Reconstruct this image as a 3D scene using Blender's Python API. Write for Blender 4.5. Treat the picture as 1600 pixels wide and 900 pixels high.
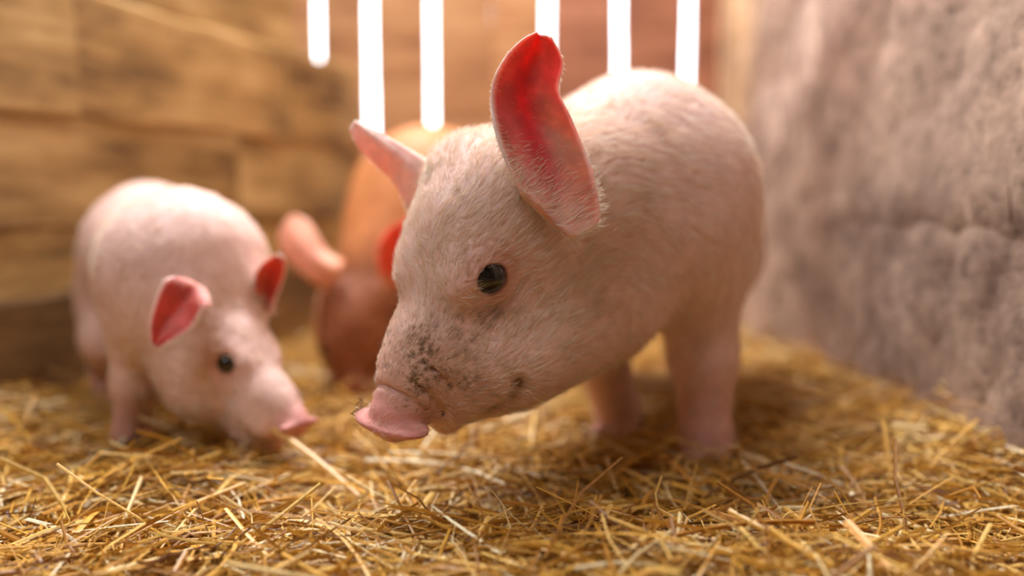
import bpy, bmesh, math, random
import numpy as np
from mathutils import Vector, Matrix

# ---------------------------------------------------------------- clear
for o in list(bpy.data.objects):
    bpy.data.objects.remove(o, do_unlink=True)
scene = bpy.context.scene
COL = scene.collection

# ---------------------------------------------------------------- camera
FPX, CAM_H = 1400.0, 0.31
PITCH = math.atan(140.0 / 1400.0)
cam_d = bpy.data.cameras.new('camera')
cam_d.sensor_width = 36.0
cam_d.lens = 36.0 * FPX / 1600.0
cam_d.clip_start = 0.02
cam_d.dof.use_dof = True
cam_d.dof.focus_distance = 0.738
cam_d.dof.aperture_fstop = 1.18
cam = bpy.data.objects.new('camera', cam_d)
cam.location = (0, 0, CAM_H)
cam.rotation_euler = (math.pi / 2 - PITCH, 0, 0)
COL.objects.link(cam)
scene.camera = cam

# ---------------------------------------------------------------- sky, added lamps and exposure
world = bpy.data.worlds.new('world')
scene.world = world
world.use_nodes = True
bg = world.node_tree.nodes['Background']
bg.inputs['Color'].default_value = (0.90, 0.95, 1.0, 1)
bg.inputs['Strength'].default_value = 9.0


def area(name, loc, target, sx, sy, power, color):
    l = bpy.data.lights.new(name, 'AREA')
    l.shape = 'RECTANGLE'
    l.size, l.size_y, l.energy, l.color = sx, sy, power, color
    o = bpy.data.objects.new(name, l)
    o.location = loc
    o.rotation_euler = (Vector(target) - Vector(loc)).to_track_quat('-Z', 'Y').to_euler()
    COL.objects.link(o)
    return o


area('added_overhead_key', (-0.30, 1.65, 2.28), (-0.1, 1.1, 0.0), 1.2, 0.9, 118.0, (1.0, 0.98, 0.98))  # added key lamp under the closed ceiling, which has no opening here
area('added_front_fill', (-0.95, -0.35, 2.28), (-0.1, 1.0, 0.2), 1.1, 0.9, 34.0, (1.0, 0.97, 0.96))  # added fill lamp to brighten surfaces facing the camera; no real opening there

scene.view_settings.view_transform = 'Standard'
scene.view_settings.look = 'None'
scene.view_settings.exposure = 0.0
scene.view_settings.gamma = 1.0
scene.view_settings.use_curve_mapping = False
try:
    scene.cycles.use_denoising = True
    scene.cycles.max_bounces = 6
    scene.cycles.diffuse_bounces = 3
    scene.cycles.transmission_bounces = 3
    scene.cycles.use_adaptive_sampling = True
    scene.cycles.adaptive_threshold = 0.04
    scene.cycles.sample_clamp_indirect = 8.0
except Exception:
    pass

# ---------------------------------------------------------------- helpers
PU = np.array([0, math.sin(PITCH), math.cos(PITCH)])
PF = np.array([0, math.cos(PITCH), -math.sin(PITCH)])


def at(px, py, y):
    """Point of the place seen at pixel (px, py) at the distance y down the pen."""
    d = np.array([(px - 800) / FPX, 0, 0]) + PU * (450 - py) / FPX + PF
    return np.array([0, 0, CAM_H]) + d * (y / d[1])


def srgb(r, g, b):
    f = lambda c: c / 12.92 if c <= 0.04045 else ((c + 0.055) / 1.055) ** 2.4
    return np.array([f(r / 255), f(g / 255), f(b / 255)])


def hash3(i, j, k, s):
    n = (i.astype(np.int64) * 73856093) ^ (j.astype(np.int64) * 19349663) ^ (k.astype(np.int64) * 83492791) ^ (s * 2654435761)
    n = (n ^ (n >> 13)) * 1274126177 & 0x7fffffff
    n = (n ^ (n >> 15)) * 2246822519 & 0x7fffffff
    n = n ^ (n >> 12)
    return (n & 0xffff) / 65535.0


def noise(P, scale=1.0, seed=0):
    P = np.asarray(P, float) * scale
    i = np.floor(P)
    f = P - i
    f = f * f * (3 - 2 * f)
    i = i.astype(np.int64)
    out = 0
    for dx in (0, 1):
        for dy in (0, 1):
            for dz in (0, 1):
                w = (f[:, 0] if dx else 1 - f[:, 0]) * (f[:, 1] if dy else 1 - f[:, 1]) * (f[:, 2] if dz else 1 - f[:, 2])
                out = out + w * hash3(i[:, 0] + dx, i[:, 1] + dy, i[:, 2] + dz, seed)
    return out


def fbm(P, scale, octaves=3, seed=0):
    s, a, t = 0, 1.0, 0
    for o in range(octaves):
        s = s + a * noise(P, scale * 2 ** o, seed + o * 17)
        t += a
        a *= 0.5
    return s / t


def sstep(a, b, x):
    t = np.clip((x - a) / (b - a), 0, 1)
    return t * t * (3 - 2 * t)


def mesh_np(name, V, F, smooth=True):
    """Mesh from numpy arrays; F is an (n,4) or (n,3) array."""
    me = bpy.data.meshes.new(name)
    V = np.ascontiguousarray(V, np.float32)
    F = np.ascontiguousarray(F, np.int32)
    n, k = F.shape
    me.vertices.add(len(V))
    me.vertices.foreach_set('co', V.ravel())
    me.loops.add(n * k)
    me.loops.foreach_set('vertex_index', F.ravel())
    me.polygons.add(n)
    me.polygons.foreach_set('loop_start', np.arange(n, dtype=np.int32) * k)
    me.polygons.foreach_set('use_smooth', np.full(n, smooth, bool))
    me.update(calc_edges=True)
    return me


def color_attr(me, name, C):
    a = me.attributes.new(name, 'FLOAT_COLOR', 'POINT')
    D = np.ones((len(C), 4), np.float32)
    D[:, :3] = C
    a.data.foreach_set('color', D.ravel())


def float_attr(me, name, v):
    a = me.attributes.new(name, 'FLOAT', 'POINT')
    a.data.foreach_set('value', np.ascontiguousarray(v, np.float32))


def link(name, data, mat=None, parent=None):
    o = bpy.data.objects.new(name, data)
    if mat is not None:
        data.materials.append(mat)
    COL.objects.link(o)
    if parent is not None:
        o.parent = parent
    return o


def tag(o, label=None, cat=None, group=None, kind=None):
    if label: o['label'] = label
    if cat: o['category'] = cat
    if group: o['group'] = group
    if kind: o['kind'] = kind
    return o


def new_mat(name):
    m = bpy.data.materials.new(name)
    m.use_nodes = True
    nt = m.node_tree
    b = nt.nodes['Principled BSDF']
    return m, nt, b


def nd(nt, kind, **kw):
    n = nt.nodes.new(kind)
    for k, v in kw.items():
        if k.startswith('i_'):
            key = k[2:].replace('_', ' ')
            n.inputs[key].default_value = v
        else:
            setattr(n, k, v)
    return n


def ramp(nt, stops):
    n = nt.nodes.new('ShaderNodeValToRGB')
    e = n.color_ramp.elements
    while len(e) < len(stops):
        e.new(0.5)
    for el, (p, c) in zip(e, stops):
        el.position = p
        el.color = (*c, 1)
    return n


def wood_mat(name, c_dark, c_mid, c_light, axis, rough=0.75, scale=1.0, blotch=0.5):
    """Weathered timber: grain stretched along the given axis, blotches and knots; each board shifted by its own random."""
    m, nt, b = new_mat(name)
    L = nt.links.new
    tc = nd(nt, 'ShaderNodeTexCoord')
    oi = nd(nt, 'ShaderNodeObjectInfo')
    comb = nd(nt, 'ShaderNodeVectorMath', operation='SCALE')
    comb.inputs[0].default_value = (7.3, 3.1, 5.7)
    L(oi.outputs['Random'], comb.inputs['Scale'])
    add = nd(nt, 'ShaderNodeVectorMath', operation='ADD')
    L(tc.outputs['Object'], add.inputs[0]); L(comb.outputs[0], add.inputs[1])
    mp = nd(nt, 'ShaderNodeMapping')
    s = [38 * scale] * 3
    s[axis] = 2.2 * scale
    mp.inputs['Scale'].default_value = s
    L(add.outputs[0], mp.inputs['Vector'])
    n1 = nd(nt, 'ShaderNodeTexNoise', i_Scale=1.0, i_Detail=6.0, i_Roughness=0.6, i_Distortion=0.8)
    L(mp.outputs[0], n1.inputs['Vector'])
    n2 = nd(nt, 'ShaderNodeTexNoise', i_Scale=9.0 * scale, i_Detail=4.0, i_Roughness=0.6)
    mp2 = nd(nt, 'ShaderNodeMapping')
    s2 = [1.0] * 3
    s2[axis] = 0.35
    mp2.inputs['Scale'].default_value = s2
    L(add.outputs[0], mp2.inputs['Vector'])
    L(mp2.outputs[0], n2.inputs['Vector'])
    mix = nd(nt, 'ShaderNodeMix', data_type='FLOAT')
    mix.inputs[0].default_value = blotch
    L(n1.outputs['Fac'], mix.inputs[2]); L(n2.outputs['Fac'], mix.inputs[3])
    r = ramp(nt, [(0.36, c_dark), (0.49, c_mid), (0.63, c_light)])
    L(mix.outputs[0], r.inputs['Fac'])
    hsv = nd(nt, 'ShaderNodeHueSaturation')
    mr = nd(nt, 'ShaderNodeMapRange')
    mr.inputs['To Min'].default_value, mr.inputs['To Max'].default_value = 0.85, 1.12
    L(oi.outputs['Random'], mr.inputs['Value'])
    L(mr.outputs[0], hsv.inputs['Value'])
    L(r.outputs['Color'], hsv.inputs['Color'])
    L(hsv.outputs[0], b.inputs['Base Color'])
    b.inputs['Roughness'].default_value = rough
    bp = nd(nt, 'ShaderNodeBump', i_Strength=0.6, i_Distance=0.004)
    L(n1.outputs['Fac'], bp.inputs['Height']); L(bp.outputs[0], b.inputs['Normal'])
    return m


# ---------------------------------------------------------------- materials of the setting
M_plank = wood_mat('rough_planks', srgb(96, 70, 34), srgb(172, 138, 82), srgb(212, 180, 122), 0, blotch=0.7)
M_plank_dark = wood_mat('dark_planks', srgb(60, 42, 20), srgb(116, 84, 44), srgb(150, 112, 64), 0, blotch=0.7)  # darker plank tones, used for the bottom row
M_board = wood_mat('upright_boards', srgb(150, 100, 62), srgb(188, 138, 92), srgb(210, 164, 116), 2, blotch=0.55)
M_board_red = wood_mat('reddish_upright_boards', srgb(120, 74, 52), srgb(164, 108, 80), srgb(186, 132, 102), 2, blotch=0.55)
M_roof = wood_mat('roof_boards', srgb(96, 70, 44), srgb(140, 108, 72), srgb(170, 136, 96), 0)


def concrete_mat():
    m, nt, b = new_mat('rough_concrete')
    L = nt.links.new
    tc = nd(nt, 'ShaderNodeTexCoord')
    at_ = nd(nt, 'ShaderNodeAttribute', attribute_name='tone')
    n1 = nd(nt, 'ShaderNodeTexNoise', i_Scale=7.0, i_Detail=8.0, i_Roughness=0.65)
    n2 = nd(nt, 'ShaderNodeTexNoise', i_Scale=38.0, i_Detail=6.0, i_Roughness=0.72)
    L(tc.outputs['Object'], n1.inputs['Vector']); L(tc.outputs['Object'], n2.inputs['Vector'])
    r1 = ramp(nt, [(0.32, (0.55, 0.50, 0.48)), (0.5, (0.92, 0.90, 0.89)), (0.66, (1.18, 1.16, 1.14))])
    L(n1.outputs['Fac'], r1.inputs['Fac'])
    r2 = ramp(nt, [(0.34, (0.46, 0.43, 0.41)), (0.48, (0.95, 0.94, 0.93)), (0.66, (1.18, 1.17, 1.16))])
    L(n2.outputs['Fac'], r2.inputs['Fac'])
    m1 = nd(nt, 'ShaderNodeMix', data_type='RGBA', blend_type='MULTIPLY')
    m1.inputs[0].default_value = 1
    L(at_.outputs['Color'], m1.inputs[6]); L(r1.outputs[0], m1.inputs[7])
    m2 = nd(nt, 'ShaderNodeMix', data_type='RGBA', blend_type='MULTIPLY')
    m2.inputs[0].default_value = 1
    L(m1.outputs[2], m2.inputs[6]); L(r2.outputs[0], m2.inputs[7])
    L(m2.outputs[2], b.inputs['Base Color'])
    b.inputs['Roughness'].default_value = 0.9
    bp = nd(nt, 'ShaderNodeBump', i_Strength=0.8, i_Distance=0.007)
    L(n2.outputs['Fac'], bp.inputs['Height']); L(bp.outputs[0], b.inputs['Normal'])
    return m


def plain_noise_mat(name, c1, c2, scale, rough=0.9):
    m, nt, b = new_mat(name)
    tc = nd(nt, 'ShaderNodeTexCoord')
    n1 = nd(nt, 'ShaderNodeTexNoise', i_Scale=scale, i_Detail=6.0, i_Roughness=0.65)
    r = ramp(nt, [(0.35, c1), (0.65, c2)])
    nt.links.new(tc.outputs['Object'], n1.inputs['Vector'])
    nt.links.new(n1.outputs['Fac'], r.inputs['Fac'])
    nt.links.new(r.outputs[0], b.inputs['Base Color'])
    b.inputs['Roughness'].default_value = rough
    return m


M_conc = concrete_mat()
M_floor = plain_noise_mat('dung_and_chaff_floor', srgb(66, 44, 16), srgb(140, 98, 40), 60)
M_barn = plain_noise_mat('dim_barn_timber', srgb(92, 76, 58), srgb(128, 108, 86), 4)

# ---------------------------------------------------------------- setting: floor
def ground_z(x, y):
    """Top of the straw bedding."""
    P = np.stack([x, y, np.zeros_like(x)], 1)
    z = -0.002 + 0.026 * fbm(P, 4.5, 3, 5)
    z = z + 0.034 * np.exp(-(((x - 0.20) / 0.22) ** 2 + ((y - 0.60) / 0.10) ** 2))
    z = z + 0.020 * np.exp(-(((x + 0.10) / 0.30) ** 2 + ((y - 0.66) / 0.08) ** 2))
    z = z + 0.030 * np.exp(-(((x + 0.33) / 0.10) ** 2 + ((y - 0.86) / 0.07) ** 2))
    z = z + 0.025 * np.exp(-(((x + 0.02) / 0.08) ** 2 + ((y - 0.95) / 0.08) ** 2))
    z = z + 0.035 * sstep(0.35, 0.62, x) + 0.025 * sstep(0.45, 0.7, -x)
    return z


nx, ny = 150, 190
gx, gy = np.meshgrid(np.linspace(-1.15, 0.72, nx), np.linspace(0.15, 2.28, ny), indexing='xy')
gx, gy = gx.ravel(), gy.ravel()
gz = ground_z(gx, gy) - 0.012
V = np.stack([gx, gy, gz], 1)
ii = np.arange(nx * ny).reshape(ny, nx)
F = np.stack([ii[:-1, :-1], ii[:-1, 1:], ii[1:, 1:], ii[1:, :-1]], -1).reshape(-1, 4)
me = mesh_np('floor', V, F)
tag(link('floor', me, M_floor), kind='structure')


def box_mesh(name, x0, x1, y0, y1, z0, z1):
    bm = bmesh.new()
    bmesh.ops.create_cube(bm, size=1.0)
    for v in bm.verts:
        v.co = ((x0 + x1) / 2 + v.co.x * (x1 - x0), (y0 + y1) / 2 + v.co.y * (y1 - y0), (z0 + z1) / 2 + v.co.z * (z1 - z0))
    me = bpy.data.meshes.new(name)
    bm.to_mesh(me)
    bm.free()
    return me


def board_mesh(name, length, width, thick, seed, wob=0.004, nl=26, nw=5):
    """Sawn board lying along local x, width along z, thickness along y: uneven edges and a slightly hollow face."""
    rng = np.random.default_rng(seed)
    us = np.linspace(0, 1, nl)
    ring = []
    b = 0.18
    prof = [(-1, -1 + b), (-1, 1 - b), (-1 + b * 0.8, 1), (1 - b * 0.8, 1), (1, 1 - b), (1, -1 + b), (1 - b * 0.8, -1), (-1 + b * 0.8, -1)]
    # (y, z) profile; z bevel is small
    V = []
    for i, u in enumerate(us):
        e1 = wob * (noise(np.array([[u * length * 9, seed, 0.0]]), 1, seed)[0] - 0.5) * 2
        e2 = wob * (noise(np.array([[u * length * 9, seed, 9.0]]), 1, seed + 3)[0] - 0.5) * 2
        e3 = wob * 0.7 * (noise(np.array([[u * length * 6, seed, 4.0]]), 1, seed + 5)[0] - 0.5) * 2
        for (py, pz) in prof:
            zb = thick * 0.18
            z = (width / 2) * np.sign(pz) if abs(pz) == 1 else (width / 2 - zb) * np.sign(pz)
            z += e1 if pz > 0 else e2
            V.append((u * length, py * thick / 2 + e3, z))
    n = len(prof)
    Fq = []
    for i in range(nl - 1):
        for j in range(n):
            a, c = i * n + j, i * n + (j + 1) % n
            Fq.append((a, c, c + n, a + n))
    me = bpy.data.meshes.new(name)
    faces = Fq + [tuple(range(n))[::-1], tuple((nl - 1) * n + k for k in range(n))]
    me.from_pydata([tuple(map(float, v)) for v in V], [], faces)
    me.update()
    bm = bmesh.new(); bm.from_mesh(me)
    bmesh.ops.recalc_face_normals(bm, faces=bm.faces)
    bm.to_mesh(me); bm.free()
    return me


# ---------------------------------------------------------------- setting: left wall of horizontal planks
WL0, WL1 = np.array([-0.69, 1.20]), np.array([-0.378, 2.19])
WLd = (WL1 - WL0) / np.linalg.norm(WL1 - WL0)
wl = bpy.data.objects.new('wall_left', None)
COL.objects.link(wl)
wl.location = (WL0[0], WL0[1], 0)
wl.rotation_euler = (0, 0, math.atan2(WLd[1], WLd[0]))
tag(wl, 'wall of rough horizontal tan planks left of the piglets', kind='structure')
S0 = -0.95                                     # start of the planks along the wall, behind the camera's left edge
LEN = np.linalg.norm(WL1 - WL0)
END_UP = (0.713 / 0.97) * LEN                  # the upper planks stop short of the back corner
rowsz = [(0.005, 0.170, LEN), (0.172, 0.266, LEN), (0.268, 0.429, LEN), (0.432, 0.616, LEN), (0.622, 0.794, END_UP), (0.797, 0.97, END_UP)]
for i, (z0, z1, e) in enumerate(rowsz):
    splits = {0: [S0, 0.35, e], 1: [S0, -0.05, e], 2: [S0, 0.55, e], 3: [S0, 0.15, 0.735, e], 4: [S0, 0.30, e], 5: [S0, 0.5, e]}[i]
    for k in range(len(splits) - 1):
        a, c = splits[k] + 0.002, splits[k + 1] - 0.002
        me = board_mesh('plank', c - a, z1 - z0 + 0.006, 0.034, 31 * i + k * 7 + 2, 0.005)
        p = link('plank', me, M_plank_dark if i == 0 else M_plank, wl)
        p.location = (a, 0.017 + 0.006 * ((i * 5 + k * 3) % 3 - 1), (z0 + z1) / 2)
        p.rotation_euler = (0.02 * ((i + k) % 3 - 1), 0, 0)
# upright post on the pen's outer side of the planks
for s in (-0.30, 0.45, 0.80):
    me = board_mesh('post', 0.98, 0.09, 0.07, int(90 + s * 10), 0.003)
    p = link('post', me, M_plank, wl)
    p.rotation_euler = (0, -math.pi / 2, 0)
    p.location = (s, 0.078, 0.0)

# ---------------------------------------------------------------- setting: slatted back wall
YB = 2.22
wb = bpy.data.objects.new('wall_back', None)
COL.objects.link(wb)
wb.location = (0, YB, 0)
tag(wb, 'wall of upright boards with bright daylight slits behind the piglets', kind='structure')
gaps = [(506, 0.011), (585, 0.020), (678, 0.016), (770, -0.002), (854, 0.017), (963, 0.016), (1067, 0.016)]
gx_ = [((p - 800) / FPX * YB * 1.005, w) for p, w in gaps]
TOPB = 1.30
edges = [(gx_[0][0] - 0.155 * k, 0.010) for k in range(16, 0, -1)] + gx_ + [(0.66, 0.0)]
for k in range(len(edges) - 1):
    a, c = edges[k][0] + edges[k][1] / 2, edges[k + 1][0] - edges[k + 1][1] / 2
    me = board_mesh('board', TOPB + 0.03, c - a, 0.024, 300 + k, 0.0018)
    p = link('board', me, M_board_red if a > 0.07 else M_board, wb)
    p.rotation_euler = (0, -math.pi / 2, 0)
    p.location = ((a + c) / 2, 0.003 * (k % 3), -0.03)
for z in (0.16, 1.16):
    me = board_mesh('rail', 3.4, 0.09, 0.045, int(500 + z * 10), 0.002)
    p = link('rail', me, M_board, wb)
    p.location = (-2.75, 0.045, z)

# ---------------------------------------------------------------- setting: right concrete wall
ys = np.arange(0.10, 2.30, 0.0075)
zs = np.concatenate([np.arange(-0.04, 0.85, 0.0075), np.arange(0.86, 2.33, 0.05)])
yy, zz = np.meshgrid(ys, zs, indexing='xy')
yy, zz = yy.ravel(), zz.ravel()
P = np.stack([np.zeros_like(yy), yy, zz], 1)
disp = 0.030 * (fbm(P, 3.5, 3, 11) - 0.5) + 0.0075 * (fbm(P, 17, 2, 12) - 0.5)
# trowelled patch edge running down to the back corner, and the long horizontal crack
pl = (zz - 0.30) - 0.55 * (1.85 - yy) * 1.0 + 0.05 * (fbm(P, 8, 2, 21) - 0.5)
disp += 0.006 * sstep(0.0, 0.06, pl) * (1 - sstep(0.16, 0.22, pl)) * sstep(0.1, 0.2, zz)
zc = 0.288 - 0.030 * sstep(1.25, 1.6, yy) + 0.022 * (fbm(P * np.array([0, 1, 0]), 14, 3, 31) - 0.5)
crackw = 0.006 + 0.010 * sstep(1.5, 1.1, yy)
crack = np.exp(-((zz - zc) / crackw) ** 2) * sstep(1.6, 1.1, yy)
disp -= 0.014 * crack
disp -= 0.005 * sstep(0.01, -0.03, zz - zc) * sstep(1.7, 1.2, yy)
holes = fbm(P, 28, 2, 41)

X = 0.640 - 0.016 * (yy - 1.1) - disp
t = fbm(P, 2.6, 3, 51)[:, None]
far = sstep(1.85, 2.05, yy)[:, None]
tone = srgb(140, 118, 104) * (1 - t) + srgb(192, 166, 148) * t
patch = (sstep(0.0, 0.05, pl) * (1 - sstep(0.16, 0.24, pl)))[:, None]
tone = tone * (1 - 0.5 * patch) + srgb(206, 184, 172) * 0.5 * patch
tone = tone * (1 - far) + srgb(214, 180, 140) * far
stain = (fbm(P * np.array([1, 1.6, 0.5]), 6, 3, 61) > 0.0)[:, None] * sstep(0.50, 0.68, fbm(P * np.array([1, 1.8, 0.5]), 6, 3, 61))[:, None]
tone = tone * (1 - 0.45 * stain) + srgb(120, 88, 70) * 0.45 * stain
tone = tone * (1 - 0.55 * np.clip(crack, 0, 1)[:, None])
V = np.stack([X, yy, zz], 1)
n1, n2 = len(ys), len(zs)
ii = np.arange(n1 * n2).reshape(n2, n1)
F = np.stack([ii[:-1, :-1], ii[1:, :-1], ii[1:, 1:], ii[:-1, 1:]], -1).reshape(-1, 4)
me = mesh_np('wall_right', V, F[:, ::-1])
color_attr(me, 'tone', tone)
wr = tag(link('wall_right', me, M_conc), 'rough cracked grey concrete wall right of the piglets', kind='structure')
sol = wr.modifiers.new('thickness', 'SOLIDIFY')
sol.thickness = 0.12
sol.offset = -1 if True else 1

# ---------------------------------------------------------------- setting: the barn round the pen
tag(link('ceiling', box_mesh('ceiling', -3.1, 0.9, -2.6, 2.9, 2.34, 2.40), M_roof), kind='structure')
tag(link('wall_front', box_mesh('wall_front', -3.1, 0.9, -2.6, -2.5, -0.05, 2.34), M_barn), kind='structure')
tag(link('wall_far_left', box_mesh('wall_far_left', -3.1, -3.0, -2.5, 2.3, -0.05, 2.34), M_barn), kind='structure')
tag(link('wall_near_right', box_mesh('wall_near_right', 0.66, 0.78, -2.5, 0.095, -0.05, 2.34), M_barn), kind='structure')
tag(link('floor_base', box_mesh('floor_base', -3.1, 0.9, -2.6, 2.9, -0.12, -0.045), M_barn), kind='structure')


# ---------------------------------------------------------------- sculpting with distance fields
def rotm(psi, pitch, roll):
    """Columns: forward, left, up. psi turns from facing the camera towards image left, pitch is nose down."""
    psi, pitch, roll = map(math.radians, (psi, pitch, roll))
    Fv = np.array([-math.sin(psi) * math.cos(pitch), -math.cos(psi) * math.cos(pitch), -math.sin(pitch)])
    l = np.array([math.cos(psi), -math.sin(psi), 0])
    u = np.cross(Fv, l)
    l2 = math.cos(roll) * l + math.sin(roll) * u
    return np.stack([Fv, l2, np.cross(Fv, l2)], 1)


class Ell:
    def __init__(s, c, r, R=None):
        s.c, s.r, s.R = np.array(c, float), np.array(r, float), (np.eye(3) if R is None else R)
        m = s.r.max()
        s.lo, s.hi = s.c - m, s.c + m
    def d(s, P):
        q = (P - s.c) @ s.R
        k0 = np.linalg.norm(q / s.r, axis=1)
        k1 = np.linalg.norm(q / s.r ** 2, axis=1) + 1e-9
        return k0 * (k0 - 1.0) / k1


class Cone:
    def __init__(s, a, b, r1, r2):
        s.a, s.b, s.r1, s.r2 = np.array(a, float), np.array(b, float), r1, r2
        s.lo = np.minimum(s.a - r1, s.b - r2)
        s.hi = np.maximum(s.a + r1, s.b + r2)
    def d(s, P):
        ba = s.b - s.a
        t = np.clip(((P - s.a) @ ba) / (ba @ ba), 0, 1)
        return np.linalg.norm(P - s.a - t[:, None] * ba, axis=1) - (s.r1 + (s.r2 - s.r1) * t)


class Ring:
    def __init__(s, c, n, R, r, squash=None):
        s.c, s.n, s.R, s.r = np.array(c, float), np.array(n, float) / np.linalg.norm(n), R, r
        s.lo, s.hi = s.c - R - r, s.c + R + r
    def d(s, P):
        q = P - s.c
        h = q @ s.n
        rad = np.linalg.norm(q - h[:, None] * s.n, axis=1)
        return np.hypot(rad - s.R, h) - s.r


class Path:
    """Tube along a polyline."""
    def __init__(s, pts, r):
        s.p = [np.array(p, float) for p in pts]
        s.r = r
        s.lo, s.hi = np.min(s.p, 0) - r, np.max(s.p, 0) + r
    def d(s, P):
        o = None
        for a, b in zip(s.p[:-1], s.p[1:]):
            ba = b - a
            t = np.clip(((P - a) @ ba) / (ba @ ba), 0, 1)
            d = np.linalg.norm(P - a - t[:, None] * ba, axis=1)
            o = d if o is None else np.minimum(o, d)
        return o - s.r


def field(ops, P):
    D = np.full(len(P), 1.0)
    for op, prim, k in ops:
        pad = 0.05 + k
        m = np.all((P > prim.lo - pad) & (P < prim.hi + pad), axis=1)
        if not m.any():
            continue
        d = prim.d(P[m])
        a = D[m]
        if op == 'u':
            h = np.maximum(k - np.abs(a - d), 0) / k
            D[m] = np.minimum(a, d) - h * h * k * 0.25
        else:
            h = np.maximum(k - np.abs(a + d), 0) / k
            D[m] = np.maximum(a, -d) + h * h * k * 0.25
    return D


def sculpt(ops, h):
    lo = np.min([o[1].lo for o in ops if o[0] == 'u'], 0) - 0.03
    hi = np.max([o[1].hi for o in ops if o[0] == 'u'], 0) + 0.03
    B = 4
    nc = np.ceil((hi - lo) / (h * B)).astype(int) + 1
    ax = [lo[i] + (np.arange(nc[i]) + 0.5) * h * B - 0.5 * h for i in range(3)]
    C = np.stack(np.meshgrid(*ax, indexing='ij'), -1).reshape(-1, 3)
    dc = field(ops, C)
    vals = np.repeat(np.repeat(np.repeat(dc.reshape(nc), B, 0), B, 1), B, 2)
    near = np.abs(dc) < h * B * 2.4
    ci = np.stack(np.unravel_index(np.nonzero(near)[0], nc), 1)
    off = np.stack(np.meshgrid(*[np.arange(B)] * 3, indexing='ij'), -1).reshape(-1, 3)
    fi = (ci[:, None, :] * B + off[None]).reshape(-1, 3)
    vals[fi[:, 0], fi[:, 1], fi[:, 2]] = field(ops, lo + fi * h)
    ins = vals < 0
    N = np.array(vals.shape)
    cnt = np.zeros(N - 1, np.int8)
    for dx in (0, 1):
        for dy in (0, 1):
            for dz in (0, 1):
                cnt += ins[dx:N[0] - 1 + dx, dy:N[1] - 1 + dy, dz:N[2] - 1 + dz]
    act = (cnt > 0) & (cnt < 8)
    idx = np.full(N - 1, -1, np.int64)
    cells = np.argwhere(act)
    idx[act] = np.arange(len(cells))
    acc = np.zeros((len(cells), 3)); w = np.zeros(len(cells))
    corners = [(a, b, c) for a in (0, 1) for b in (0, 1) for c in (0, 1)]
    for c0 in corners:
        for axn in range(3):
            if c0[axn]:
                continue
            c1 = list(c0); c1[axn] = 1
            v0 = vals[cells[:, 0] + c0[0], cells[:, 1] + c0[1], cells[:, 2] + c0[2]]
            v1 = vals[cells[:, 0] + c1[0], cells[:, 1] + c1[1], cells[:, 2] + c1[2]]
            x = (v0 < 0) != (v1 < 0)
            t = np.where(x, v0 / np.where(x, v0 - v1, 1), 0)
            p = np.array(c0, float)[None] + 0
            p = np.repeat(p, len(cells), 0)
            p[:, axn] += t
            acc[x] += p[x]; w[x] += 1
    V = lo + (cells + acc / w[:, None]) * h
    Q = []
    for axn in range(3):
        o1, o2 = [(1, 2), (2, 0), (0, 1)][axn]
        sl0 = [slice(1, -1)] * 3; sl1 = [slice(1, -1)] * 3
        sl0[axn] = slice(0, -1); sl1[axn] = slice(1, None)
        a, b = ins[tuple(sl0)], ins[tuple(sl1)]
        e = np.argwhere(a != b)
        base = e.copy()
        for q in range(3):
            if q != axn:
                base[:, q] += 1
        flip = a[tuple(e.T)]
        def cell(d1, d2):
            c = base.copy(); c[:, o1] -= d1; c[:, o2] -= d2
            return idx[c[:, 0], c[:, 1], c[:, 2]]
        q = np.stack([cell(1, 1), cell(0, 1), cell(0, 0), cell(1, 0)], 1)
        q[~flip] = q[~flip][:, ::-1]
        Q.append(q)
    Q = np.concatenate(Q)
    Q = Q[(Q >= 0).all(1)]
    e = h * 0.3
    for it in range(2):
        d = field(ops, V)
        g = np.stack([field(ops, V + np.eye(3)[i] * e) - d for i in range(3)], 1) / e
        n2 = (g * g).sum(1) + 1e-6
        V = V - np.clip(d / n2, -h, h)[:, None] * g * 0.9
    return V, Q


def vnormals(V, Q):
    a, b, c, d = V[Q[:, 0]], V[Q[:, 1]], V[Q[:, 2]], V[Q[:, 3]]
    fn = np.cross(c - a, d - b)
    N = np.zeros_like(V)
    for k in range(4):
        np.add.at(N, Q[:, k], fn)
    return N / (np.linalg.norm(N, axis=1)[:, None] + 1e-12)


def catmull(P, n):
    P = np.asarray(P, float)
    E = np.concatenate([2 * P[:1] - P[1:2], P, 2 * P[-1:] - P[-2:-1]])
    ts = np.linspace(0, len(P) - 1, n)
    i = np.minimum(ts.astype(int), len(P) - 2)
    t = (ts - i)[:, None]
    p0, p1, p2, p3 = E[i], E[i + 1], E[i + 2], E[i + 3]
    return 0.5 * (2 * p1 + (p2 - p0) * t + (2 * p0 - 5 * p1 + 4 * p2 - p3) * t ** 2 + (3 * p1 - p0 - 3 * p2 + p3) * t ** 3)


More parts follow.
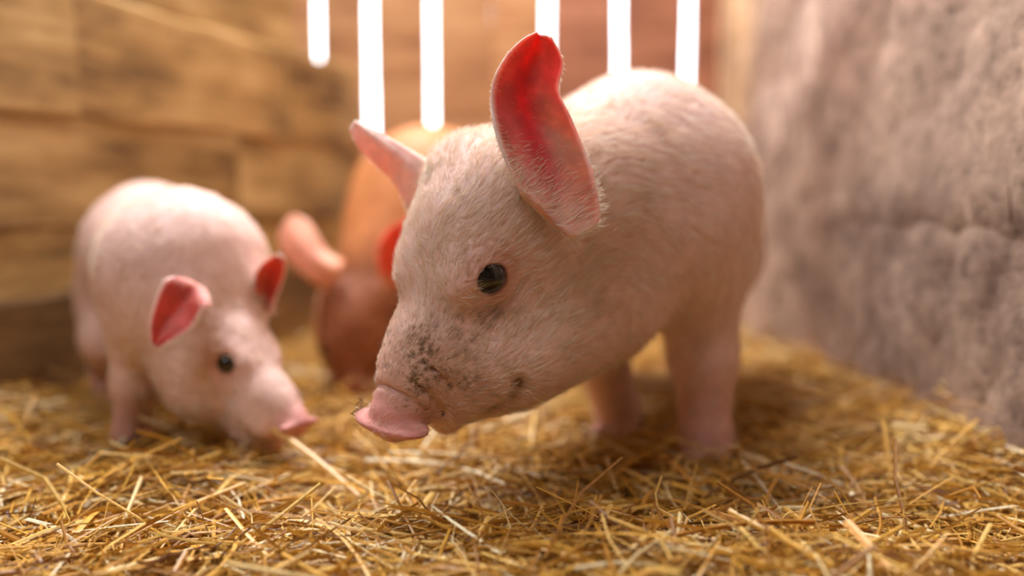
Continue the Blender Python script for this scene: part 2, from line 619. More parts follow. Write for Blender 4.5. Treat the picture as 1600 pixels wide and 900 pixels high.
def ear_sheet(left, right, outward, cup, thick=0.0028, nv=44, nu=25, base_cup=0.0, skew=0.0):
    """Pig's ear: a cupped leaf of real thickness between two edge curves. 'outward' points from the hollow to the back of the ear."""
    Lc, Rc = catmull(left, nv), catmull(right, nv)
    v = np.linspace(0, 1, nv)
    u = np.linspace(-1, 1, nu)
    outward = np.array(outward, float) / np.linalg.norm(outward)
    W = np.linalg.norm(Rc - Lc, axis=1)
    cupv = cup * W / W.max() + base_cup * (1 - v) ** 2
    mid = Lc[:, None] * (1 - u[None, :, None]) / 2 + Rc[:, None] * (1 + u[None, :, None]) / 2
    prof = (1 - np.abs(u + skew * (1 - u * u)) ** 2.2)
    S = mid + outward * (cupv[:, None] * prof[None])[..., None]
    # gentle ripples along the ear
    S = S + outward * (0.0022 * np.sin(u[None] * 5 + v[:, None] * 4) * prof[None])[..., None]
    du = np.gradient(S, axis=1); dv = np.gradient(S, axis=0)
    N = np.cross(du, dv)
    N /= np.linalg.norm(N, axis=2)[..., None] + 1e-12
    if (N * outward).sum() < 0:
        N = -N
        flip = True
    else:
        flip = False
    th = thick * (0.35 + 0.65 * np.sqrt(np.clip(1 - np.abs(u) ** 3, 0, 1)))[None, :, None] * (1.0 + 1.2 * (1 - v)[:, None, None])
    back, front = S + N * th / 2, S - N * th / 2
    Vv = np.concatenate([front.reshape(-1, 3), back.reshape(-1, 3)])
    ii = np.arange(nv * nu).reshape(nv, nu)
    f = np.stack([ii[:-1, :-1], ii[:-1, 1:], ii[1:, 1:], ii[1:, :-1]], -1).reshape(-1, 4)
    o = nv * nu
    Fs = [f[:, ::-1], f + o]
    def strip(r):
        return np.stack([r[:-1], r[1:], r[1:] + o, r[:-1] + o], 1)
    Fs += [strip(ii[0]), strip(ii[-1])[:, ::-1], strip(ii[:, 0])[:, ::-1], strip(ii[:, -1])]
    Q = np.concatenate(Fs)
    if flip:
        Q = Q[:, ::-1]
    vv = np.repeat(v, nu)
    uu = np.tile(u, nv)
    inner = np.concatenate([np.ones(o), np.zeros(o)])
    edge = np.concatenate([np.abs(uu)] * 2)
    edge = np.maximum(edge, sstep(0.93, 1.0, np.concatenate([vv, vv])))
    return Vv, Q, inner, edge, np.concatenate([vv, vv])


# ---------------------------------------------------------------- pig materials
def skin_mat():
    m, nt, b = new_mat('pig_skin')
    L = nt.links.new
    at_ = nd(nt, 'ShaderNodeAttribute', attribute_name='skin')
    dirt = nd(nt, 'ShaderNodeAttribute', attribute_name='dirt')
    tc = nd(nt, 'ShaderNodeTexCoord')
    n1 = nd(nt, 'ShaderNodeTexNoise', i_Scale=170.0, i_Detail=4.0, i_Roughness=0.65)
    n2 = nd(nt, 'ShaderNodeTexNoise', i_Scale=45.0, i_Detail=3.0, i_Roughness=0.6)
    L(tc.outputs['Object'], n1.inputs['Vector']); L(tc.outputs['Object'], n2.inputs['Vector'])
    r = ramp(nt, [(0.35, (0.90, 0.86, 0.85)), (0.65, (1.06, 1.05, 1.05))])
    L(n2.outputs['Fac'], r.inputs['Fac'])
    mul = nd(nt, 'ShaderNodeMix', data_type='RGBA', blend_type='MULTIPLY')
    mul.inputs[0].default_value = 1
    L(at_.outputs['Color'], mul.inputs[6]); L(r.outputs[0], mul.inputs[7])
    # specks of dried mud where the dirt mask allows
    sub = nd(nt, 'ShaderNodeMath', operation='ADD')
    L(n1.outputs['Fac'], sub.inputs[0]); L(dirt.outputs['Fac'], sub.inputs[1])
    r2 = ramp(nt, [(0.0, (0, 0, 0)), (1.0, (1, 1, 1))])
    mr = nd(nt, 'ShaderNodeMapRange')
    mr.inputs['From Min'].default_value, mr.inputs['From Max'].default_value = 0.88, 1.10
    L(sub.outputs[0], mr.inputs['Value'])
    mx = nd(nt, 'ShaderNodeMix', data_type='RGBA')
    L(mr.outputs[0], mx.inputs[0]); L(mul.outputs[2], mx.inputs[6])
    mx.inputs[7].default_value = (*srgb(122, 92, 62), 1)
    L(mx.outputs[2], b.inputs['Base Color'])
    b.inputs['Roughness'].default_value = 0.55
    b.inputs['Specular IOR Level'].default_value = 0.35
    b.inputs['Subsurface Weight'].default_value = 0.0
    b.inputs['Subsurface Radius'].default_value = (0.9, 0.35, 0.25)
    b.inputs['Subsurface Scale'].default_value = 0.006
    bp = nd(nt, 'ShaderNodeBump', i_Strength=0.35, i_Distance=0.002)
    L(n1.outputs['Fac'], bp.inputs['Height']); L(bp.outputs[0], b.inputs['Normal'])
    return m


def ear_mat():
    m, nt, b = new_mat('pig_ear_skin')
    L = nt.links.new
    at_ = nd(nt, 'ShaderNodeAttribute', attribute_name='skin')
    tc = nd(nt, 'ShaderNodeTexCoord')
    n2 = nd(nt, 'ShaderNodeTexNoise', i_Scale=60.0, i_Detail=4.0, i_Roughness=0.6)
    L(tc.outputs['Object'], n2.inputs['Vector'])
    r = ramp(nt, [(0.35, (0.82, 0.78, 0.78)), (0.65, (1.08, 1.05, 1.05))])
    L(n2.outputs['Fac'], r.inputs['Fac'])
    mul = nd(nt, 'ShaderNodeMix', data_type='RGBA', blend_type='MULTIPLY')
    mul.inputs[0].default_value = 1
    L(at_.outputs['Color'], mul.inputs[6]); L(r.outputs[0], mul.inputs[7])
    L(mul.outputs[2], b.inputs['Base Color'])
    b.inputs['Roughness'].default_value = 0.5
    b.inputs['Subsurface Weight'].default_value = 1.0
    b.inputs['Subsurface Radius'].default_value = (1.0, 0.22, 0.18)
    b.inputs['Subsurface Scale'].default_value = 0.007
    bp = nd(nt, 'ShaderNodeBump', i_Strength=0.25, i_Distance=0.002)
    L(n2.outputs['Fac'], bp.inputs['Height']); L(bp.outputs[0], b.inputs['Normal'])
    return m


def hair_mat():
    m = bpy.data.materials.new('pig_bristles')
    m.use_nodes = True
    nt = m.node_tree
    nt.nodes.remove(nt.nodes['Principled BSDF'])
    L = nt.links.new
    at_ = nd(nt, 'ShaderNodeAttribute', attribute_name='hcol')
    d = nd(nt, 'ShaderNodeBsdfDiffuse')
    t = nd(nt, 'ShaderNodeBsdfTranslucent')
    g = nd(nt, 'ShaderNodeBsdfGlossy', i_Roughness=0.35)
    L(at_.outputs['Color'], d.inputs['Color']); L(at_.outputs['Color'], t.inputs['Color'])
    m1 = nd(nt, 'ShaderNodeMixShader'); m1.inputs[0].default_value = 0.45
    L(d.outputs[0], m1.inputs[1]); L(t.outputs[0], m1.inputs[2])
    m2 = nd(nt, 'ShaderNodeMixShader'); m2.inputs[0].default_value = 0.06
    L(m1.outputs[0], m2.inputs[1]); L(g.outputs[0], m2.inputs[2])
    L(m2.outputs[0], nt.nodes['Material Output'].inputs['Surface'])
    return m


def eye_mat():
    m, nt, b = new_mat('dark_eye')
    at_ = nd(nt, 'ShaderNodeAttribute', attribute_name='iris')
    nt.links.new(at_.outputs['Color'], b.inputs['Base Color'])
    b.inputs['Roughness'].default_value = 0.06
    b.inputs['Coat Weight'].default_value = 0.6
    b.inputs['Coat Roughness'].default_value = 0.03
    return m


M_skin, M_ear, M_hair, M_eye = skin_mat(), ear_mat(), hair_mat(), eye_mat()


# ---------------------------------------------------------------- the pig builder
def build_pig(label, origin, fwd, scale, head_pos, HR, head_scale, legs, colors, ears, voxel, hairs, seed, head_local_disc=38, hair_r=0.00013, lift=-0.012, extra=()):
    """origin: ground point under the barrel; fwd: 2D heading; head_pos / HR: world place and axes of the head; legs: local (x, y) of FL, FR, HL, HR feet."""
    o = np.array([origin[0], origin[1], lift])
    f = np.array([fwd[0], fwd[1], 0.0]); f /= np.linalg.norm(f)
    l = np.cross([0, 0, 1.0], f)
    BR = np.stack([f, l, [0, 0, 1.0]], 1)
    S, HS = scale, head_scale
    b = lambda x, y, z: o + BR @ (np.array([x, y, z]) * S)
    hp = np.array(head_pos, float)
    hl = lambda x, y, z: hp + HR @ (np.array([x, y, z]) * HS)
    E = lambda c, r: Ell(b(*c), np.array(r) * S, BR)
    HE = lambda c, r, R=None: Ell(hl(*c), np.array(r) * HS, HR if R is None else HR @ R)
    C = lambda a, c, r1, r2: Cone(b(*a), b(*c), r1 * S, r2 * S)
    HC = lambda a, c, r1, r2: Cone(hl(*a), hl(*c), r1 * HS, r2 * HS)
    k = 0.05 * S
    ops = [
        ('u', E((-0.02, 0, 0.325), (0.23, 0.120, 0.122)), k),
        ('u', E((0.14, 0, 0.322), (0.130, 0.110, 0.112)), 0.08 * S),
        ('u', E((-0.20, 0, 0.335), (0.135, 0.118, 0.140)), 0.08 * S),
        ('u', E((0.15, 0, 0.395), (0.09, 0.045, 0.045)), 0.06 * S),
    ]
    for sgn in (1, -1):
        ops.append(('u', E((-0.215, sgn * 0.060, 0.285), (0.105, 0.056, 0.120)), 0.05 * S))
        ops.append(('u', E((0.165, sgn * 0.066, 0.298), (0.080, 0.048, 0.098)), 0.05 * S))
    # neck and throat
    ops.append(('u', Cone(b(0.19, 0, 0.325), hl(-0.050, 0, -0.016), 0.112 * S, 0.060 * HS), 0.06 * S))
    ops.append(('u', Cone(b(0.20, 0, 0.285), hl(-0.035, 0, -0.085), 0.085 * S, 0.050 * HS), 0.06 * S))
    # legs
    for i, (lx, ly) in enumerate(legs):
        s_ = 1 if ly > 0 else -1
        if i < 2:
            ops.append(('u', C((0.165, s_ * 0.070, 0.250), (0.5 * (0.165 + lx), 0.5 * (s_ * 0.07 + ly), 0.150), 0.052, 0.035), 0.026 * S))
            ops.append(('u', C((0.5 * (0.165 + lx), 0.5 * (s_ * 0.07 + ly), 0.150), (lx - 0.004, ly, 0.055), 0.035, 0.0245), 0.02 * S))
            ops.append(('u', C((lx - 0.004, ly, 0.060), (lx, ly, 0.030), 0.026, 0.027), 0.015 * S))
            ops.append(('u', C((lx + 0.010, ly + 0.012, 0.026), (lx + 0.020, ly + 0.013, 0.010), 0.018, 0.015), 0.008 * S))
            ops.append(('u', C((lx + 0.010, ly - 0.012, 0.026), (lx + 0.020, ly - 0.013, 0.010), 0.018, 0.015), 0.008 * S))
        else:
            kx = lx + 0.07
            ops.append(('u', C((-0.20, s_ * 0.065, 0.235), (kx, ly, 0.185), 0.070, 0.048), 0.04 * S))
            ops.append(('u', C((kx, ly, 0.185), (lx - 0.020, ly, 0.115), 0.046, 0.028), 0.03 * S))
            ops.append(('u', C((lx - 0.020, ly, 0.115), (lx, ly, 0.040), 0.027, 0.023), 0.02 * S))
            ops.append(('u', C((lx + 0.008, ly + 0.012, 0.028), (lx + 0.022, ly + 0.013, 0.010), 0.018, 0.014), 0.008 * S))
            ops.append(('u', C((lx + 0.008, ly - 0.012, 0.028), (lx + 0.022, ly - 0.013, 0.010), 0.018, 0.014), 0.008 * S))
    # tail
    tp = [(-0.33, 0, 0.40), (-0.355, 0.01, 0.375), (-0.36, 0.02, 0.33), (-0.35, 0.012, 0.30)]
    for a, c in zip(tp[:-1], tp[1:]):
        ops.append(('u', C(a, c, 0.009, 0.007), 0.01 * S))
    # head
    kh = 0.035 * HS
    ops += [
        ('u', HE((-0.020, 0, 0.000), (0.066, 0.051, 0.054)), kh),
        ('u', HC((0.0, 0, -0.008), (0.105, 0, -0.018), 0.048, 0.035), kh),
        ('u', HC((0.095, 0, -0.018), (0.150, 0, -0.016), 0.033, 0.022), 0.02 * HS),
        ('u', HC((-0.015, 0, -0.068), (0.092, 0, -0.072), 0.050, 0.026), 0.022 * HS),
        ('u', HC((0.086, 0, -0.074), (0.127, 0, -0.066), 0.029, 0.016), 0.012 * HS),
    ]
    for s_ in (1, -1):
        ops.append(('u', HE((-0.026, s_ * 0.036, -0.054), (0.068, 0.033, 0.058)), 0.03 * HS))
        ops.append(('u', HE((0.016, s_ * 0.030, 0.022), (0.040, 0.016, 0.012)), 0.02 * HS))
        ops.append(('u', HE((0.096, s_ * 0.023, -0.042), (0.044, 0.020, 0.021)), 0.016 * HS))
        ops.append(('u', HE((-0.050, s_ * 0.036, 0.022), (0.022, 0.016, 0.024)), 0.03 * HS))
    # snout plate, tipped forward at the top
    ta = math.radians(head_local_disc)
    RD = np.array([[math.cos(ta), 0, math.sin(ta)], [0, 1, 0], [-math.sin(ta), 0, math.cos(ta)]])
    ops.append(('u', HE((0.158, 0, -0.015), (0.0065, 0.0365, 0.021), RD), 0.0035 * HS))
    nrm = RD[:, 0]
    for s_ in (1, -1):
        c = np.array([0.160, s_ * 0.012, -0.018]) + nrm * 0.009
        ops.append(('s', HE(c, (0.010, 0.005, 0.008), RD), 0.004 * HS))
    eyes, marks, late = [], [], []
    # folds over the snout, mouth line
    for (x, r) in ((0.143, 0.0270), (0.131, 0.0300), (0.116, 0.0345)):
        ops.append(('s', Ring(hl(x, 0, -0.019), HR @ np.array([1, 0, 0.22]), r * HS, 0.0013 * HS), 0.005 * HS))
    ops += list(extra)
    def surf(x, z, s_, sink=0.0):
        """Head-local point of the skin at (x, z) on one side of the head."""
        ys_ = np.linspace(0.0, 0.09, 181)
        Pq = np.array([hl(x, s_ * q, z) for q in ys_])
        d = field(ops, Pq)
        k_ = np.nonzero(d < 0)[0]
        return np.array([x, s_ * ((ys_[k_[-1]] if len(k_) else 0.02) - sink), z])
    for s_ in (1, -1):
        lips = [(0.150, -0.046), (0.135, -0.056), (0.118, -0.060), (0.103, -0.060), (0.092, -0.054), (0.087, -0.047)]
        mouth = [surf(x, z, s_) for x, z in lips]
        # eyes: socket, lids, and the fold under the eye
        en = np.array([0.30, s_ * 0.93, 0.16]); en /= np.linalg.norm(en)
        ec = surf(0.034, 0.014, s_) - en * 0.0105
        eyes.append((hl(*ec), HR @ en))
        fold = [surf(x, z, s_) for x, z in ((0.054, -0.001), (0.046, -0.007), (0.034, -0.010), (0.019, -0.006))]
        cut = [('s', Path([hl(*p) for p in mouth], 0.0030 * HS), 0.006 * HS),
               ('s', Ell(hl(*(ec + en * 0.0135)), np.array([0.0145, 0.0145, 0.0145]) * HS), 0.008 * HS),
               ('u', Ring(hl(*(ec + en * 0.0088)), HR @ en, 0.0136 * HS, 0.0023 * HS), 0.003 * HS),
               ('s', Path([hl(*p) for p in fold], 0.0013 * HS), 0.0045 * HS)]
        marks.append((mouth, ec, en))
        late += cut
    ops += late
    V, Q = sculpt(ops, voxel)
    nb = len(V)
    # ---- head-local coordinates for colours
    hc = (V - hp) @ HR / HS
    bl = (V - o) @ BR / S
    headw = np.exp(-np.maximum(np.linalg.norm((hc - [0.02, 0, -0.02]) / [1.5, 1, 1], axis=1) - 0.075, 0) / 0.03)
    base, pink, dark = colors['base'], colors['pink'], colors['dark']
    t = fbm(V, 11, 3, seed)[:, None]
    colr = base * (0.93 + 0.14 * t)
    # pinker thin-haired skin: muzzle, round the eyes, lower legs and belly
    mz = sstep(0.118, 0.158, hc[:, 0]) * sstep(0.12, 0.05, np.abs(hc[:, 1]))
    es = sum(np.exp(-((np.linalg.norm((hc - np.array([0.034, s_ * 0.054, 0.012])) / [1.15, 1, 1], axis=1)) / 0.027) ** 2) for s_ in (1, -1))
    lg = sstep(0.20, 0.08, bl[:, 2]) * (1 - np.clip(headw * 1.5, 0, 1))
    pk = np.clip(0.85 * mz + 0.75 * es + 0.45 * lg, 0, 1)[:, None]
    colr = colr * (1 - pk) + pink * pk
    # film of dried dirt over the muzzle
    fm = (0.55 * colors.get('dirt', 1.0) * sstep(0.045, 0.10, hc[:, 0]) * sstep(0.156, 0.140, hc[:, 0]) * headw * sstep(0.25, 0.6, fbm(V, 40, 2, 77)))[:, None]
    colr = colr * (1 - fm) + srgb(196, 146, 116) * fm
    # dark lid margins and lips
    for mouth, ec, en in marks:
        q = hc - (ec + en * 0.0088)
        hh = q @ en
        lid = np.exp(-(np.hypot(np.linalg.norm(q - hh[:, None] * en, axis=1) - 0.0118, hh) / 0.0026) ** 2)[:, None] * 0.75
        colr = colr * (1 - lid) + srgb(96, 56, 50) * lid
        md = np.min([np.linalg.norm(hc - p, axis=1) for p in catmull(mouth, 24)], 0)
        lip = np.exp(-(md / 0.0042) ** 2)[:, None] * 0.7
        colr = colr * (1 - lip) + srgb(110, 66, 54) * lip
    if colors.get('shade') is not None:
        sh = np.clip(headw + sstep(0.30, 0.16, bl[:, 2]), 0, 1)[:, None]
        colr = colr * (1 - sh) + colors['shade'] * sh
    hoof = (sstep(0.034, 0.026, bl[:, 2]) * (1 - headw))[:, None]
    colr = colr * (1 - hoof) + dark * hoof
    # dirt mask
    spots = [(surf(x, z, 1), r, a) for x, z, r, a in ((0.060, -0.004, 0.009, 0.46), (0.050, -0.013, 0.009, 0.40), (0.087, -0.050, 0.007, 0.50), (0.096, -0.058, 0.006, 0.36), (0.112, -0.061, 0.009, 0.36), (0.130, -0.058, 0.009, 0.34),
             (0.080, 0.006, 0.028, 0.24), (0.122, 0.006, 0.022, 0.29), (0.105, 0.014, 0.022, 0.28), (0.112, -0.016, 0.018, 0.23), (0.070, -0.004, 0.015, 0.22), (0.144, 0.000, 0.010, 0.25), (0.140, -0.012, 0.012, 0.26), (0.150, -0.020, 0.010, 0.22))]
    dirt = np.zeros(nb)
    for c, r, a in spots:
        dirt = np.maximum(dirt, a * np.exp(-(np.linalg.norm(hc - np.array(c), axis=1) / r) ** 2))
    dirt = dirt * colors.get('dirt', 1.0) + 0.22 * colors.get('dirt', 1.0) * sstep(0.05, 0.11, hc[:, 0]) * headw
    # ---- ears joined to the body surface
    Vs, Qs, Cs, Ds, Inn, Edge, HV = [V], [Q], [colr], [dirt], [np.zeros(nb)], [np.zeros(nb)], [np.zeros(nb)]
    nv = nb
    for ear in ears:
        ev, eq, inner, edge, vv = ear_sheet(*ear['curves'], **ear['kw'])
        ec = np.where(inner[:, None] > 0.5, colors['ear_in'][None], colors['ear_out'][None])
        if 'u' in ear:
            nu_, nv_ = ear['kw']['nu'], ear['kw']['nv']
            uu = np.tile(np.tile(np.linspace(-1, 1, nu_), nv_), 2)
            ec = np.where(inner[:, None] > 0.5, ear['u'](uu, vv), ec)
        rim = sstep(0.86, 1.0, edge)[:, None]
        ec = ec * (1 - rim) + colors['ear_out'] * rim
        basew = sstep(0.30, 0.02, vv)[:, None]
        ec = ec * (1 - 0.7 * basew) + base * 0.7 * basew
        Vs.append(ev); Qs.append(eq + nv); Cs.append(ec); Ds.append(np.zeros(len(ev)))
        Inn.append(inner + 1); Edge.append(edge); HV.append(vv)
        nv += len(ev)
    V, Q, colr, dirt = np.concatenate(Vs), np.concatenate(Qs), np.concatenate(Cs), np.concatenate(Ds)
    Inn, Edge = np.concatenate(Inn), np.concatenate(Edge)
    root = bpy.data.objects.new('piglet', None)
    root.empty_display_size = 0.1
    root.location = o
    COL.objects.link(root)
    tag(root, label, 'piglet', 'piglets in the straw pen')
    me = mesh_np('body', V - o, Q)
    me.materials.append(M_skin); me.materials.append(M_ear)
    mi = (Q.min(1) >= nb).astype(np.int32)
    me.polygons.foreach_set('material_index', mi)
    color_attr(me, 'skin', np.clip(colr, 0, 1)); float_attr(me, 'dirt', dirt)
    body = bpy.data.objects.new('body', me)
    COL.objects.link(body); body.parent = root
    # ---- eyes
    for c, n in eyes:
        bm = bmesh.new()
        bmesh.ops.create_uvsphere(bm, u_segments=32, v_segments=20, radius=0.0160 * HS)
        q = Vector(n).to_track_quat('Z', 'Y').to_matrix()
        em = bpy.data.meshes.new('eye')
        for v in bm.verts:
            zz_ = v.co.z / (0.0160 * HS)
            if zz_ > 0.55:
                v.co.z *= 1.0 + 0.10 * ((zz_ - 0.55) / 0.45)
        bm.to_mesh(em); bm.free()
        co = np.array([v.co for v in em.vertices])
        cz = co[:, 2] / (0.0160 * HS)
        iris = np.where((cz > 0.56)[:, None], srgb(58, 34, 20), srgb(205, 185, 175))
        iris = np.where((cz > 0.64)[:, None], srgb(12, 9, 8), iris)
        color_attr(em, 'iris', iris)
        for p in em.polygons:
            p.use_smooth = True
        eo = link('eye', em, M_eye, root)
        eo.matrix_basis = Matrix.Translation(Vector(c - o)) @ q.to_4x4()
        eo['label'] = 'dark glossy eye'
    # ---- bristly coat
    rng = np.random.default_rng(seed + 5)
    T = np.concatenate([Q[:, [0, 1, 2]], Q[:, [0, 2, 3]]])
    a_, b_, c_ = V[T[:, 0]], V[T[:, 1]], V[T[:, 2]]
    ar = 0.5 * np.linalg.norm(np.cross(b_ - a_, c_ - a_), axis=1)
    N = vnormals(V, Q)
    hc = (V - hp) @ HR / HS
    bl = (V - o) @ BR / S
    headw = np.exp(-np.maximum(np.linalg.norm((hc - [0.02, 0, -0.02]) / [1.5, 1, 1], axis=1) - 0.075, 0) / 0.05)
    dens = 0.34 + 1.2 * headw
    dens *= 1 - 0.96 * sstep(0.138, 0.150, hc[:, 0]) * headw
    es = sum(np.exp(-((np.linalg.norm(hc - np.array([0.034, s_ * 0.052, 0.014]), axis=1)) / 0.017) ** 4) for s_ in (1, -1))
    dens *= 1 - np.clip(es, 0, 1)
    dens *= 1 - 0.6 * sstep(0.09, 0.14, hc[:, 0]) * headw
    dens *= sstep(0.02, 0.06, bl[:, 2] + headw)
    HVc = np.concatenate(HV)
    eb = sstep(0.34, 0.10, HVc)
    dens = np.where(Inn > 1.5, dens * (0.02 + 1.0 * eb + 1.6 * sstep(0.9, 1.0, Edge)), dens)
    dens = np.where((Inn > 0.5) & (Inn < 1.5), dens * (0.7 + 1.8 * sstep(0.85, 1.0, Edge)), dens)
    # length of bristles: short on the muzzle, long on cheeks, nape and flanks
    ln = 0.011 + 0.007 * sstep(-0.01, -0.07, hc[:, 0]) * headw + 0.006 * sstep(-0.01, -0.05, hc[:, 2]) * headw + 0.004 * (1 - headw)
    ln *= 1 - 0.62 * sstep(0.03, 0.12, hc[:, 0]) * headw
    ln = np.where(Inn > 0.5, 0.004 + 0.007 * eb, ln)
    # combing direction: back from the nose over the head, back and down over the body
    hd = -HR[:, 0] * 1.0 - HR[:, 2] * 0.25
    Dv = headw[:, None] * hd[None] + (1 - headw[:, None]) * (-f * 0.75 + np.array([0, 0, -0.75]))[None]
    side = np.sign(hc[:, 1])[:, None] * HR[:, 1][None]
    Dv = Dv + side * 0.25 * headw[:, None]
    w = ar * dens[T].mean(1)
    w /= w.sum()
    ti = rng.choice(len(T), hairs, p=w)
    r1, r2 = np.sqrt(rng.random(hairs))[:, None], rng.random(hairs)[:, None]
    wa, wb_, wc = 1 - r1, r1 * (1 - r2), r1 * r2
    mixv = lambda A: wa * A[T[ti, 0]] + wb_ * A[T[ti, 1]] + wc * A[T[ti, 2]]
    R0 = mixv(V); Nn = mixv(N); Nn /= np.linalg.norm(Nn, axis=1)[:, None] + 1e-9
    D = mixv(Dv)
    swirl = np.stack([fbm(R0, 16, 2, seed + q * 7) - 0.5 for q in range(3)], 1) * 1.7
    clump = np.stack([noise(R0, 130, seed + 60 + q * 7) - 0.5 for q in range(3)], 1) * 0.9
    D = D / (np.linalg.norm(D, axis=1)[:, None] + 1e-9) + swirl + clump + rng.normal(0, 0.16, (hairs, 3))
    D -= (D * Nn).sum(1)[:, None] * Nn
    D /= np.linalg.norm(D, axis=1)[:, None] + 1e-9
    Lh = mixv(ln[:, None])[:, 0] * HS * (0.55 + 0.8 * rng.random(hairs))
    stray = rng.random(hairs) < 0.03
    up0 = np.where(stray, 0.75, 0.34) * (0.7 + 0.6 * rng.random(hairs))
    pts = np.zeros((hairs, 4, 3), np.float32)
    cur = R0.copy()
    pts[:, 0] = cur - Nn * 0.0004
    for q in range(1, 4):
        up = up0 * (1.25 - 0.42 * q)
        step = D + Nn * up[:, None] + rng.normal(0, 0.06, (hairs, 3))
        step /= np.linalg.norm(step, axis=1)[:, None]
        cur = cur + step * (Lh / 3)[:, None]
        pts[:, q] = cur
    cd = bpy.data.hair_curves.new('coat')
    cd.add_curves([4] * hairs)
    cd.points.foreach_set('position', (pts.reshape(-1, 3) - o).astype(np.float32).ravel())
    rad = (np.array([1.0, 0.9, 0.65, 0.15])[None] * (hair_r * (0.7 + 0.6 * rng.random(hairs)))[:, None]).astype(np.float32)
    ra = cd.attributes.get('radius') or cd.attributes.new('radius', 'FLOAT', 'POINT')
    ra.data.foreach_set('value', rad.ravel())
    hcA = colors['hair'][rng.integers(0, len(colors['hair']), hairs)]
    dd = mixv(dirt[:, None])[:, 0] + noise(R0, 260, 3) * 0.75
    dk = (sstep(0.60, 0.90, dd) * 0.7)[:, None]
    hcA = hcA * (1 - dk) + srgb(128, 104, 66) * dk
    ca = cd.attributes.new('hcol', 'FLOAT_COLOR', 'CURVE')
    ca.data.foreach_set('color', np.concatenate([hcA, np.ones((hairs, 1))], 1).astype(np.float32).ravel())
    co = link('coat', cd, M_hair, root)
    tag(co, colors['coat_label'], kind='stuff')
    return root, hl, b


def ear_local(hl, side, HR, tip, width, cup, bend=(0, 0, 0), face=None, rows=7, base=None):
    """Ear in head coordinates: root at the poll, tip direction, blade width and hollow side."""
    base = np.array((-0.054, side * 0.050, 0.042)) if base is None else np.array(base)
    tip = np.array(tip, float)
    face = np.array(face, float); face /= np.linalg.norm(face)
    axis = tip - base
    across = np.cross(axis, face); across /= np.linalg.norm(across)
    prof = [0.62, 0.88, 1.0, 0.96, 0.80, 0.52, 0.14][:rows]
    Lp, Rp = [], []
    for i, w in enumerate(prof):
        v = i / (rows - 1)
        c = base + axis * (v * 1.12 - 0.10) + np.array(bend) * math.sin(v * math.pi) 
        Lp.append(hl(*(c - across * w * width / 2)))
        Rp.append(hl(*(c + across * w * width / 2)))
    return dict(curves=(Lp, Rp, HR @ (-face), cup), kw=dict(base_cup=0.010, nv=26, nu=15))


WHITE = dict(base=srgb(240, 208, 202), pink=srgb(222, 152, 148), dark=srgb(120, 84, 62), ear_in=srgb(206, 84, 74), ear_out=srgb(246, 226, 222), dirt=1.0,
             hair=np.array([srgb(250, 240, 226), srgb(246, 228, 206), srgb(252, 248, 240), srgb(236, 208, 174)]), coat_label='fine white bristles')

# ---------------------------------------------------------------- foreground piglet
HR_A = rotm(50, 54, -11)
HS_A = 1.11
HP_A = at(770, 440, 0.745) - HR_A @ (np.array([0.036, 0.050, 0.014]) * HS_A)
earL_left = [at(815, 300, .728), at(790, 250, .730), at(772, 195, .738), at(767, 155, .748), at(774, 118, .750), at(793, 85, .752), at(816, 62, .754), at(838, 50, .757)]
earL_right = [at(890, 372, .745), at(936, 346, .752), at(928, 275, .760), at(910, 225, .772), at(891, 180, .772), at(873, 140, .772), at(880, 98, .768), at(862, 58, .760)]
earR_left = [at(705, 262, .860), at(672, 252, .865), at(636, 232, .872), at(602, 212, .878), at(574, 196, .884), at(556, 188, .888)]
earR_right = [at(652, 352, .885), at(636, 322, .890), at(614, 283, .893), at(587, 258, .893), at(562, 232, .892), at(547, 203, .890)]
def ear_tint(u, v):
    a, r, t_ = srgb(214, 100, 98), srgb(216, 48, 62), srgb(216, 144, 116)
    k1 = np.exp(-((u - 0.05 + 0.5 * v) / 0.28) ** 2)[:, None]
    k2 = (sstep(0.0, 0.5, u) * sstep(0.75, 0.45, v))[:, None]
    c = a * (1 - k2) + t_ * k2
    return c * (1 - k1) + r * k1


ears_A = [dict(u=ear_tint, curves=(earL_left, earL_right, (-0.25, 1.0, 0.05), 0.021), kw=dict(base_cup=-0.006, skew=0.25, nv=60, nu=33)),
          dict(curves=(earR_left, earR_right, (0.35, -0.9, 0.2), 0.016), kw=dict(base_cup=0.010, nv=44, nu=25))]
pigA, hlA, bA = build_pig('white piglet in the foreground with one raised red ear and muddy snout', (0.183, 1.16), (-0.27, -0.96), 0.995, HP_A, HR_A, HS_A,
                          [(0.165, 0.082), (0.060, -0.035), (-0.14, 0.050), (-0.20, -0.085)], WHITE, ears_A, 0.0030, 60000, 3, hair_r=0.00017,
                          extra=[('u', Cone(at(812, 560, .800), at(940, 485, .895), .042, .054), 0.05)])

# ---------------------------------------------------------------- white piglet on the left
HR_B = rotm(-58, 30, 0)
HP_B = at(366, 552, 0.975)
hlB = lambda x, y, z: np.array(HP_B) + HR_B @ (np.array([x, y, z]) * 0.78)
WHITE_B = dict(WHITE); WHITE_B['dirt'] = 0.5
ears_B = [dict(curves=([at(268, 432, 0.910), at(256, 440, 0.902), at(243, 468, 0.895), at(234, 505, 0.890), at(236, 540, 0.887)],
                     [at(330, 480, 0.910), at(318, 482, 0.902), at(300, 512, 0.895), at(272, 532, 0.890), at(246, 546, 0.887)], (0.1, 1, 0.2), 0.014), kw=dict(base_cup=0.004, nv=26, nu=15)),
          dict(curves=([at(398, 476, 1.0), at(394, 450, .991), at(400, 424, .993), at(416, 406, .992), at(434, 397, .992)],
                     [at(425, 492, 1.02), at(430, 470, 1.02), at(440, 445, 1.02), at(446, 420, 1.01), at(442, 402, 1.0)], (-0.3, 1, 0.1), 0.012), kw=dict(base_cup=0.004, nv=26, nu=15))]
